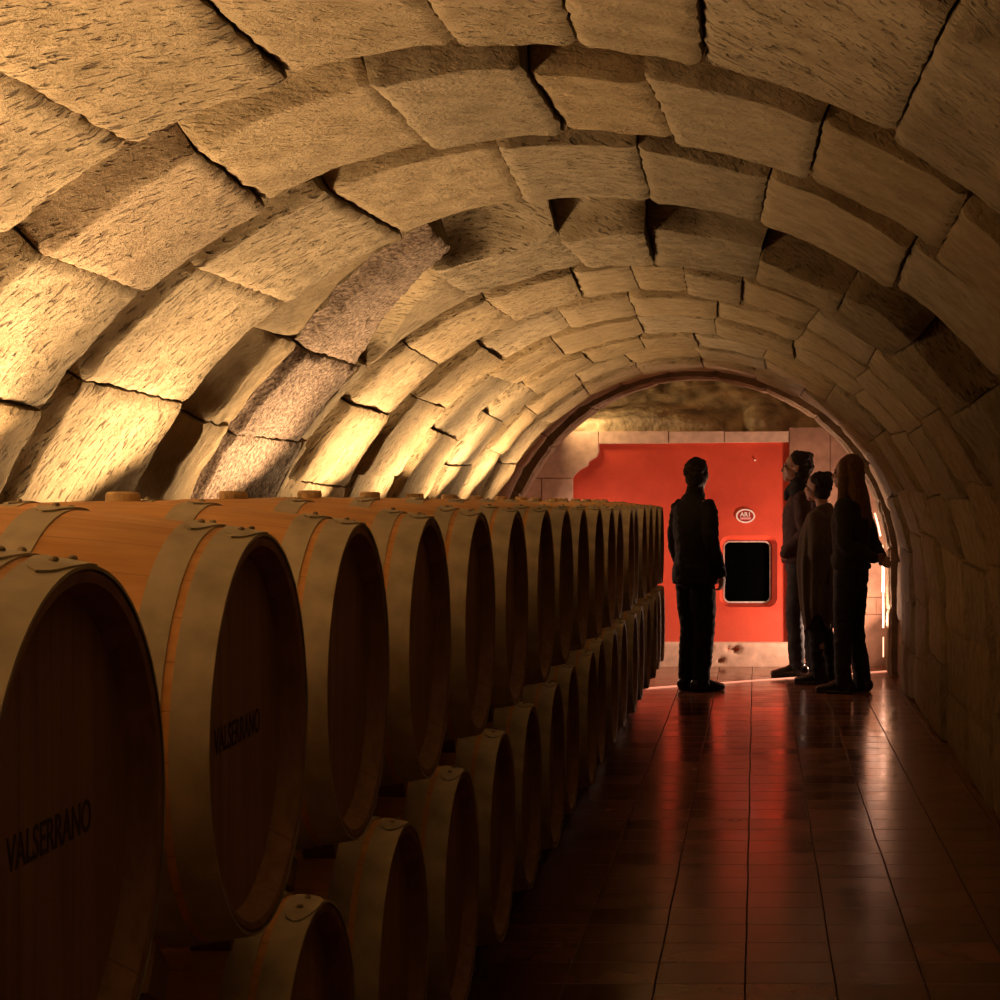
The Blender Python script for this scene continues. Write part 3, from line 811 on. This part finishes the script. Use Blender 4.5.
def head(bm, c, yaw=0, pitch=0, s=1.0):
    """face towards +Y turned by yaw; c = head centre"""
    M = Matrix.Rotation(yaw, 4, 'Z') @ Matrix.Rotation(pitch, 4, 'X')
    def T(p): return Vector(c)+(M @ Vector(p))*s
    def b(p, r): ball(bm, T(p), tuple(x*s for x in r), M)
    b((0, -0.012, 0.028), (0.076, 0.094, 0.088))      # skull
    b((0, 0.022, -0.030), (0.058, 0.066, 0.074))      # face
    b((0, 0.052, -0.088), (0.032, 0.030, 0.026))      # chin
    b((0, 0.010, -0.070), (0.052, 0.050, 0.030))      # jaw
    b((0, 0.078, 0.014), (0.046, 0.014, 0.010))       # brow
    rings(bm, [T((0, 0.080, 0.008)), T((0, 0.094, -0.018)), T((0, 0.100, -0.036))], [0.008*s, 0.010*s, 0.013*s], side=M.to_3x3() @ Vector((1, 0, 0)), seg=10)
    b((0, 0.084, -0.060), (0.022, 0.010, 0.0055)); b((0, 0.083, -0.069), (0.019, 0.010, 0.0055))   # lips
    for q in (-1, 1):
        b((q*0.038, 0.060, -0.022), (0.020, 0.018, 0.018))                       # cheeks
        b((q*0.076, -0.006, -0.008), (0.008, 0.018, 0.030)); b((q*0.082, -0.014, 0.006), (0.006, 0.010, 0.016))   # ears
    return T, M

M_SKIN = simple('skin', (0.36, 0.20, 0.14), 0.55, nscale=8, var=0.08)
M_SHOE = simple('black_leather', (0.015, 0.012, 0.011), 0.3)
M_BLACK = simple('black_cloth', (0.006, 0.005, 0.005), 0.9, bump=0.001)
M_NAVY = simple('dark_trouser_cloth', (0.011, 0.010, 0.013), 0.85, bump=0.001)
M_JEANS = simple('dark_denim', (0.020, 0.018, 0.020), 0.85, bump=0.001)
M_MAROON = simple('maroon_jacket_cloth', (0.034, 0.011, 0.008), 0.85, bump=0.001)
M_SHAWL = simple('taupe_knit', (0.075, 0.052, 0.034), 0.95, nscale=60, bump=0.003)
M_TOP = simple('dark_knit_top', (0.019, 0.015, 0.012), 0.95, nscale=60, bump=0.002)
M_BELT = simple('olive_knit_band', (0.10, 0.075, 0.05), 0.95, nscale=60, bump=0.002)
def hair_mat(name, c):
    m, nt, b = mat(name); tc = N(nt, 'ShaderNodeTexCoord')
    n = N(nt, 'ShaderNodeTexNoise', Scale=1.0, Detail=4.0); L(nt, mapping(nt, tc.outputs['Object'], (140, 140, 5)), n.inputs[0])
    L(nt, ramp(nt, n.outputs[0], [(0.3, tuple(x*0.5 for x in c)), (0.7, tuple(x*1.4 for x in c))]), b.inputs['Base Color'])
    bp = N(nt, 'ShaderNodeBump', Strength=0.8, Distance=0.004); L(nt, n.outputs[0], bp.inputs['Height']); L(nt, bp.outputs[0], b.inputs['Normal'])
    b.inputs['Roughness'].default_value = 0.75; b.inputs['Specular IOR Level'].default_value = 0.2; return m
M_HAIRD = hair_mat('dark_hair', (0.020, 0.014, 0.010)); M_HAIRG = hair_mat('short_grey_brown_hair', (0.022, 0.016, 0.012)); M_HAIRB = hair_mat('long_brown_hair', (0.13, 0.065, 0.03))

def body(root, P, H, female=False):
    """one continuous skin: torso, neck, head, arms, hands, legs"""
    s = H/1.77; k = 0.92 if female else 1.0
    bm = bmesh.new()
    lean = P.get('lean', (0, 0))
    def V(x, y, z): return Vector((x*s, y*s, z*s))
    hx, hy = lean
    rings(bm, [V(0, 0, 0.88), V(0, 0.0, 0.98), V(hx*.3, 0.01+hy*.3, 1.12), V(hx*.7, 0.0+hy*.7, 1.28), V(hx, -0.01+hy, 1.41), V(hx, -0.01+hy, 1.47)],
          [(0.150*s*k, 0.100*s), (0.158*s*k, 0.108*s), (0.130*s*k, 0.090*s), (0.155*s*k, 0.108*s), (0.165*s*k, 0.085*s), (0.075*s, 0.060*s)], seg=28)
    hc = V(hx+P.get('head', (0, 0, 0))[0], hy+0.025+P.get('head', (0, 0, 0))[1], 1.652+P.get('head', (0, 0, 0))[2])
    rings(bm, [V(hx, -0.01+hy, 1.44), V(hx, 0.0+hy, 1.52), hc+Vector((0, -0.008, -0.03))], [0.064*s*k, 0.056*s*k, 0.058*s*k], seg=18)
    T, Mh = head(bm, hc, P.get('yaw', 0), P.get('pitch', 0), s*1.06)
    for q, key in ((-1, 'armL'), (1, 'armR')):
        sh = V(hx+q*0.170*k, hy-0.01, 1.405); el, wr = [V(*p) for p in P[key][:2]]
        rings(bm, [sh-Vector((q*0.05, 0, 0)), sh, sh*0.5+el*0.5, el, el*0.5+wr*0.5, wr], [0.045*s, 0.052*s, 0.044*s*k, 0.038*s*k, 0.036*s*k, 0.024*s*k], seg=16)
        hd = P[key][2]; hand(bm, wr, hd, P[key][3], P[key][4], P[key][5] if len(P[key]) > 5 else 1, s*(0.9 if female else 1))
    for q, key in ((-1, 'legL'), (1, 'legR')):
        hp = V(q*0.085, 0, 0.90); kn, an = [V(*p) for p in P[key][:2]]
        rings(bm, [hp, hp*0.5+kn*0.5, kn, kn*0.55+an*0.45+V(0, -0.012, 0), an], [0.088*s, 0.072*s, 0.053*s, 0.052*s, 0.036*s], seg=16)
        f = Vector((sin(-P[key][2]), cos(P[key][2]), 0)); a0 = Vector((an.x, an.y, 0))
        rings(bm, [a0-f*0.045*s+V(0, 0, 0.045), a0+f*0.03*s+V(0, 0, 0.05), a0+f*0.12*s+V(0, 0, 0.033), a0+f*0.165*s+V(0, 0, 0.028)],
              [(0.030*s, 0.032*s), (0.034*s, 0.036*s), (0.040*s, 0.022*s), (0.034*s, 0.016*s)], side=(f.y, -f.x, 0), seg=14)
    o = fuse('body', bm, M_SKIN, root, 0.0065, 3)
    for q in (-1, 1):
        b2 = bmesh.new(); ball(b2, T((q*0.030, 0.077, -0.002)), (0.011, 0.008, 0.008), Mh)
        e = from_bm('eye', b2, simple('eye_dark', (0.05, 0.04, 0.04), 0.2, var=0.05) if 'eye_dark' not in bpy.data.materials else bpy.data.materials['eye_dark'], root, True)
    return s, k, V, hc, T, Mh
def shoes(root, P, s, m, heel=0.0, boot=0.0):
    for key in ('legL', 'legR'):
        bm = bmesh.new(); an = Vector(P[key][1])*s; th = P[key][2]
        f = Vector((sin(-th), cos(th), 0)); a0 = Vector((an.x, an.y, 0)); U = Vector((0, 0, 1))
        rings(bm, [a0-f*0.055*s+U*0.052*s, a0+f*0.02*s+U*0.062*s, a0+f*0.11*s+U*0.042*s, a0+f*0.19*s+U*0.032*s],
              [(0.040*s, 0.046*s), (0.044*s, 0.052*s), (0.052*s, 0.036*s), (0.040*s, 0.024*s)], side=(f.y, -f.x, 0), seg=18)
        rings(bm, [a0-f*0.03*s+U*0.05*s, an+U*(0.03+boot)*s-f*0.0], [(0.045*s, 0.05*s), (0.050*s, 0.052*s)], side=(f.y, -f.x, 0), seg=16)
        rings(bm, [a0-f*0.06*s+U*0.012, a0+f*0.03*s+U*0.012, a0+f*0.12*s+U*0.012, a0+f*0.20*s+U*0.012],
              [(0.040*s, 0.011), (0.043*s, 0.011), (0.053*s, 0.011), (0.038*s, 0.011)], side=(f.y, -f.x, 0), seg=14)
        sh = fuse('shoe', bm, m, root, 0.006, 2)
        zmin = min(v.co.z for v in sh.data.vertices)
        for v in sh.data.vertices: v.co.z = v.co.z-zmin
def trousers(root, P, s, k, V, m, slim=1.0, z_top=1.0, seed=0):
    bm = bmesh.new()
    rings(bm, [V(0, 0, 0.86), V(0, 0, 0.94), V(0, 0, z_top)], [(0.165*s, 0.122*s), (0.170*s, 0.124*s), (0.158*s*k, 0.115*s)], seg=28)
    for q, key in ((-1, 'legL'), (1, 'legR')):
        hp = V(q*0.085, 0, 0.88); kn, an = [V(*p) for p in P[key][:2]]
        rings(bm, [hp, hp*0.5+kn*0.5, kn, kn*0.5+an*0.5, an+V(0, 0, -0.025)], [0.100*s, 0.088*s*slim, 0.072*s*slim, 0.068*s*slim, 0.060*s*slim], seg=18)
    return fuse('trousers', bm, m, root, 0.008, 4, 0.010, seed)
def jacket(root, name, P, s, k, V, m, hem=0.84, fat=1.0, sleeves=True, seed=0, collar=True, flare=0.0):
    hx, hy = P.get('lean', (0, 0)); bm = bmesh.new()
    rings(bm, [V(0, 0, hem), V(0, 0, hem+0.10), V(hx*.2, hy*.2, 1.05), V(hx*.7, hy*.7, 1.27), V(hx, -0.01+hy, 1.39), V(hx, -0.01+hy, 1.455), V(hx, hy, 1.49)],
          [((0.185+flare)*s*k*fat, (0.135+flare)*s*fat), ((0.185+flare*.6)*s*k*fat, (0.138+flare*.6)*s*fat), (0.168*s*k*fat, 0.125*s*fat), (0.190*s*k*fat, 0.138*s*fat), (0.188*s*k*fat, 0.112*s*fat), (0.115*s*k, 0.085*s), (0.073*s, 0.070*s)], seg=30, cap=False)
    if sleeves:
        for q, key in ((-1, 'armL'), (1, 'armR')):
            sh = V(hx+q*0.165*k, hy-0.01, 1.395); el, wr = [V(*p) for p in P[key][:2]]
            rings(bm, [sh-Vector((q*0.06, 0, 0)), sh, sh*0.5+el*0.5, el, el*0.5+wr*0.5, wr-(wr-el).normalized()*0.012],
                  [0.062*s, 0.070*s, 0.063*s*fat, 0.056*s*fat, 0.052*s, 0.042*s], seg=18)
    if collar:
        rings(bm, [V(hx, hy, 1.475), V(hx, hy+0.004, 1.53)], [(0.078*s, 0.078*s), (0.070*s, 0.070*s)], seg=20)
    return fuse(name, bm, m, root, 0.009, 4, 0.012, seed)
def hair_cap(root, T, Mh, s, m, extra=None, top=1.0, back=-0.06):
    bm = bmesh.new(); s *= 1.06
    ball(bm, T((0, -0.028, 0.046*top)), (0.084*s, 0.098*s, 0.080*s*top), Mh)
    ball(bm, T((0, -0.034, 0.008)), (0.088*s, 0.070*s, 0.080*s), Mh)
    ball(bm, T((0, -0.046, back*0.5)), (0.078*s, 0.070*s, 0.080*s), Mh)
    hr = random.Random(int(s*1000)); cnt = 0
    while cnt < 60:                       # loose tufts break the outline
        d = Vector((hr.uniform(-1, 1), hr.uniform(-1, 0.75), hr.uniform(-0.75, 1)))
        if not 0.3 < d.length < 1 or (d.y > 0.1 and d.z < 0.35): continue
        d.normalize(); cnt += 1
        ball(bm, T((d.x*0.078, -0.030+d.y*0.090, 0.026+d.z*0.088)), hr.uniform(0.012, 0.022))
    if extra: extra(bm)
    return fuse('hair', bm, m, root, 0.007, 3, 0.006, 2)

# ---- man standing alone beside the end of the barrels
PA = dict(lean=(0.0, 0.0), head=(0.0, 0.005, -0.005), yaw=radians(28), pitch=radians(-2),
    armL=((-0.210, -0.03, 1.13), (-0.200, 0.06, 0.88), (0.1, 0.25, -1), (0.4, 1, 0), 0.5, 1),
    armR=((0.225, -0.02, 1.12), (0.205, 0.09, 0.89), (-0.1, 0.15, -1), (-0.2, 1, 0.1), 0.7, -1),
    legL=((-0.075, 0.02, 0.49), (-0.070, -0.02, 0.085), 0.08), legR=((0.075, 0.03, 0.49), (0.070, 0.0, 0.085), -0.1))
manA = empty('person', (px(695, 689, 15.24)[0], 15.22, FLOOR), radians(-48))
tag(manA, 'man in a black coat standing alone with his back turned beside the far barrels', 'person')
s, k, V, hc, T, Mh = body(manA, PA, 1.765)
trousers(manA, PA, s, k, V, M_BLACK, 1.12, 1.0, 1); jacket(manA, 'coat', PA, s, k, V, M_BLACK, 0.82, 1.04, True, 4, flare=0.015)
shoes(manA, PA, s, M_SHOE); hair_cap(manA, T, Mh, s, M_HAIRG, back=-0.05)
bm = bmesh.new(); rings(bm, [V(0, 0.0, 1.50), V(0, 0.004, 1.553)], [0.066*s, 0.062*s], seg=24); sc = fuse('shirt_collar', bm, simple('shirt_cloth', (0.30, 0.26, 0.24), 0.8), manA, 0.006, 2)

# ---- man in maroon with glasses, facing left
PB = dict(lean=(0.0, -0.015), head=(0.0, 0.03, 0.0), yaw=radians(6), pitch=radians(8),
    armL=((-0.245, -0.06, 1.14), (-0.18, 0.12, 0.97), (0.7, -0.4, -0.6), (0.1, 1, 0.1), 0.6, 1),
    armR=((0.245, -0.06, 1.14), (0.18, 0.12, 0.97), (-0.7, -0.4, -0.6), (0.1, 1, 0.1), 0.6, -1),
    legL=((-0.085, 0.04, 0.49), (-0.10, 0.02, 0.085), 0.15), legR=((0.085, -0.01, 0.49), (0.10, -0.10, 0.085), -0.1))
manB = empty('person', (px(801, 672, 16.35)[0], 16.42, FLOOR), radians(84))
tag(manB, 'tall man in a maroon jacket and glasses facing the red wall in profile', 'person')
s, k, V, hc, T, Mh = body(manB, PB, 1.83)
trousers(manB, PB, s, k, V, M_JEANS, 1.0, 1.0, 2); jacket(manB, 'jacket', PB, s, k, V, M_MAROON, 0.90, 1.14, True, 9)
shoes(manB, PB, s, M_SHOE)
hair_cap(manB, T, Mh, s, M_HAIRD, lambda bm: [ball(bm, T((random.uniform(-.06, .06), random.uniform(-.10, .03), random.uniform(0.03, .12))), 0.026) for _ in range(26)], 1.05)
bm = bmesh.new()
rings(bm, [V(0, -0.01, 1.455), V(0, 0.0, 1.49), V(0, 0.008, 1.525)], [(0.105*s, 0.100*s), (0.100*s, 0.102*s), (0.082*s, 0.082*s)], seg=24)
rings(bm, [V(0.01, 0.06, 1.50), V(0.01, 0.095, 1.46), V(0.015, 0.115, 1.41)], [0.045, 0.042, 0.025], seg=12)
fuse('scarf', bm, M_BLACK, manB, 0.008, 3, 0.008)
bm = bmesh.new()
for q in (-1, 1):
    pts = [T((q*0.033+0.024*cos(a), 0.094, 0.002+0.018*sin(a))) for a in [2*pi*i/16 for i in range(17)]]
    rings(bm, pts, [0.0022]*17, side=(0, 1, 0.1), seg=6, sub=1)
    rings(bm, [T((q*0.057, 0.092, 0.006)), T((q*0.076, 0.05, 0.006)), T((q*0.080, -0.01, 0.004))], [0.002]*3, seg=6)
rings(bm, [T((-0.010, 0.094, 0.006)), T((0.010, 0.094, 0.006))], [0.002]*2, side=(0, 0, 1), seg=6)
from_bm('glasses', bm, M_SHOE, manB)

# ---- woman in a taupe shawl, dark hair tied up
PC = dict(lean=(0.0, 0.0), head=(0.0, 0.02, 0.0), yaw=radians(0), pitch=radians(4),
    armL=((-0.19, -0.02, 1.13), (-0.12, 0.07, 0.97), (0.9, 0.0, -0.4), (0, 0.2, 1), 0.5, 1),
    armR=((0.19, -0.02, 1.13), (0.12, 0.07, 0.97), (-0.9, 0.0, -0.4), (0, 0.2, 1), 0.5, -1),
    legL=((-0.075, 0.03, 0.49), (-0.08, 0.0, 0.085), 0.1), legR=((0.075, 0.0, 0.49), (0.08, -0.06, 0.085), -0.1))
womC = empty('person', (px(822, 680, 15.80)[0], 15.80, FLOOR), radians(66))
tag(womC, 'shorter woman in a loose taupe shawl with dark tied-up hair between two others', 'person')
s, k, V, hc, T, Mh = body(womC, PC, 1.66, True)
trousers(womC, PC, s, k, V, M_BLACK, 0.92, 1.0, 3)
bm = bmesh.new()
rings(bm, [V(0, 0.02, 0.52), V(0, 0.03, 0.75), V(0, 0.04, 1.0), V(0, 0.03, 1.2), V(0, 0.0, 1.38), V(0, -0.01, 1.46), V(0, 0, 1.50)],
      [(0.17*s, 0.14*s), (0.20*s, 0.165*s), (0.215*s, 0.175*s), (0.215*s, 0.165*s), (0.195*s, 0.125*s), (0.12*s, 0.09*s), (0.07*s, 0.07*s)], seg=40, cap=False)
for q, key in ((-1, 'armL'), (1, 'armR')):
    s0 = V(q*0.15, -0.01, 1.395); el, wr = [V(*p) for p in PC[key][:2]]
    rings(bm, [s0, s0*0.5+el*0.5, el, el*0.5+wr*0.5, wr], [0.068*s, 0.070*s, 0.070*s, 0.062*s, 0.055*s], seg=18)
sh = fuse('shawl', bm, M_SHAWL, womC, 0.009, 4, 0.0)
for v in sh.data.vertices:           # long vertical folds
    a = math.atan2(v.co.y, v.co.x); f = max(0, min(1, (1.42*s-v.co.z)/0.5))
    kf = 1-0.09*f*(0.5+0.5*sin(a*13+2*sin(v.co.z*3)))*(1+0.4*sin(a*5))
    v.co.x *= kf; v.co.y *= kf
    if v.co.z < 0.62: v.co.z += 0.06*sin(a*4+1)*min(1, (0.62-v.co.z)*12)
shoes(womC, PC, s, M_SHOE, boot=0.08)
def bun(bm): ball(bm, T((0, -0.085, 0.085)), 0.048)
hair_cap(womC, T, Mh, s, M_HAIRD, bun)

# ---- woman with long hair, hands clasped behind her back
PD = dict(lean=(0.0, 0.0), head=(0.0, 0.01, 0.0), yaw=radians(10), pitch=radians(3),
    armL=((-0.235, -0.06, 1.12), (-0.05, -0.215, 1.01), (0.92, -0.25, -0.05), (0, -0.3, 1), 0.45, 1),
    armR=((0.24, -0.07, 1.12), (0.07, -0.235, 0.985), (-0.75, -0.55, -0.10), (0, -0.3, 1), 0.5, -1),
    legL=((-0.080, 0.03, 0.50), (-0.10, 0.02, 0.085), 0.12), legR=((0.080, 0.0, 0.50), (0.085, -0.05, 0.085), -0.05))
womD = empty('person', (px(851, 690, 15.1)[0], 15.10, FLOOR), radians(62))
tag(womD, 'woman with long loose brown hair and hands clasped behind her back, rightmost', 'person')
s, k, V, hc, T, Mh = body(womD, PD, 1.775, True)
trousers(womD, PD, s, k, V, M_NAVY, 0.98, 1.0, 5); jacket(womD, 'sweater', PD, s, k, V, M_TOP, 0.93, 1.04, True, 3, collar=False)
bm = bmesh.new(); rings(bm, [V(0, 0, 0.985), V(0, 0, 1.05)], [(0.176*s*k, 0.134*s), (0.172*s*k, 0.130*s)], seg=30, cap=False); fuse('knit_band', bm, M_BELT, womD, 0.009, 3, 0.006, 3)
shoes(womD, PD, s, M_SHOE, boot=0.16)
def longhair(bm):
    rings(bm, [T((0, -0.03, 0.06)), T((0, -0.055, -0.05)), T((0, -0.10, -0.18)), T((0, -0.14, -0.31)), T((0.0, -0.15, -0.43)), T((0.01, -0.15, -0.52))],
          [(0.085, 0.090), (0.100, 0.085), (0.118, 0.070), (0.112, 0.052), (0.075, 0.034), (0.025, 0.014)], seg=24)
    for q in (-1, 1):
        rings(bm, [T((q*0.055, 0.01, 0.07)), T((q*0.085, 0.0, -0.04)), T((q*0.100, 0.0, -0.16)), T((q*0.10, 0.02, -0.27))], [0.035, 0.038, 0.036, 0.014], seg=12)
hair_cap(womD, T, Mh, s, M_HAIRB, longhair)
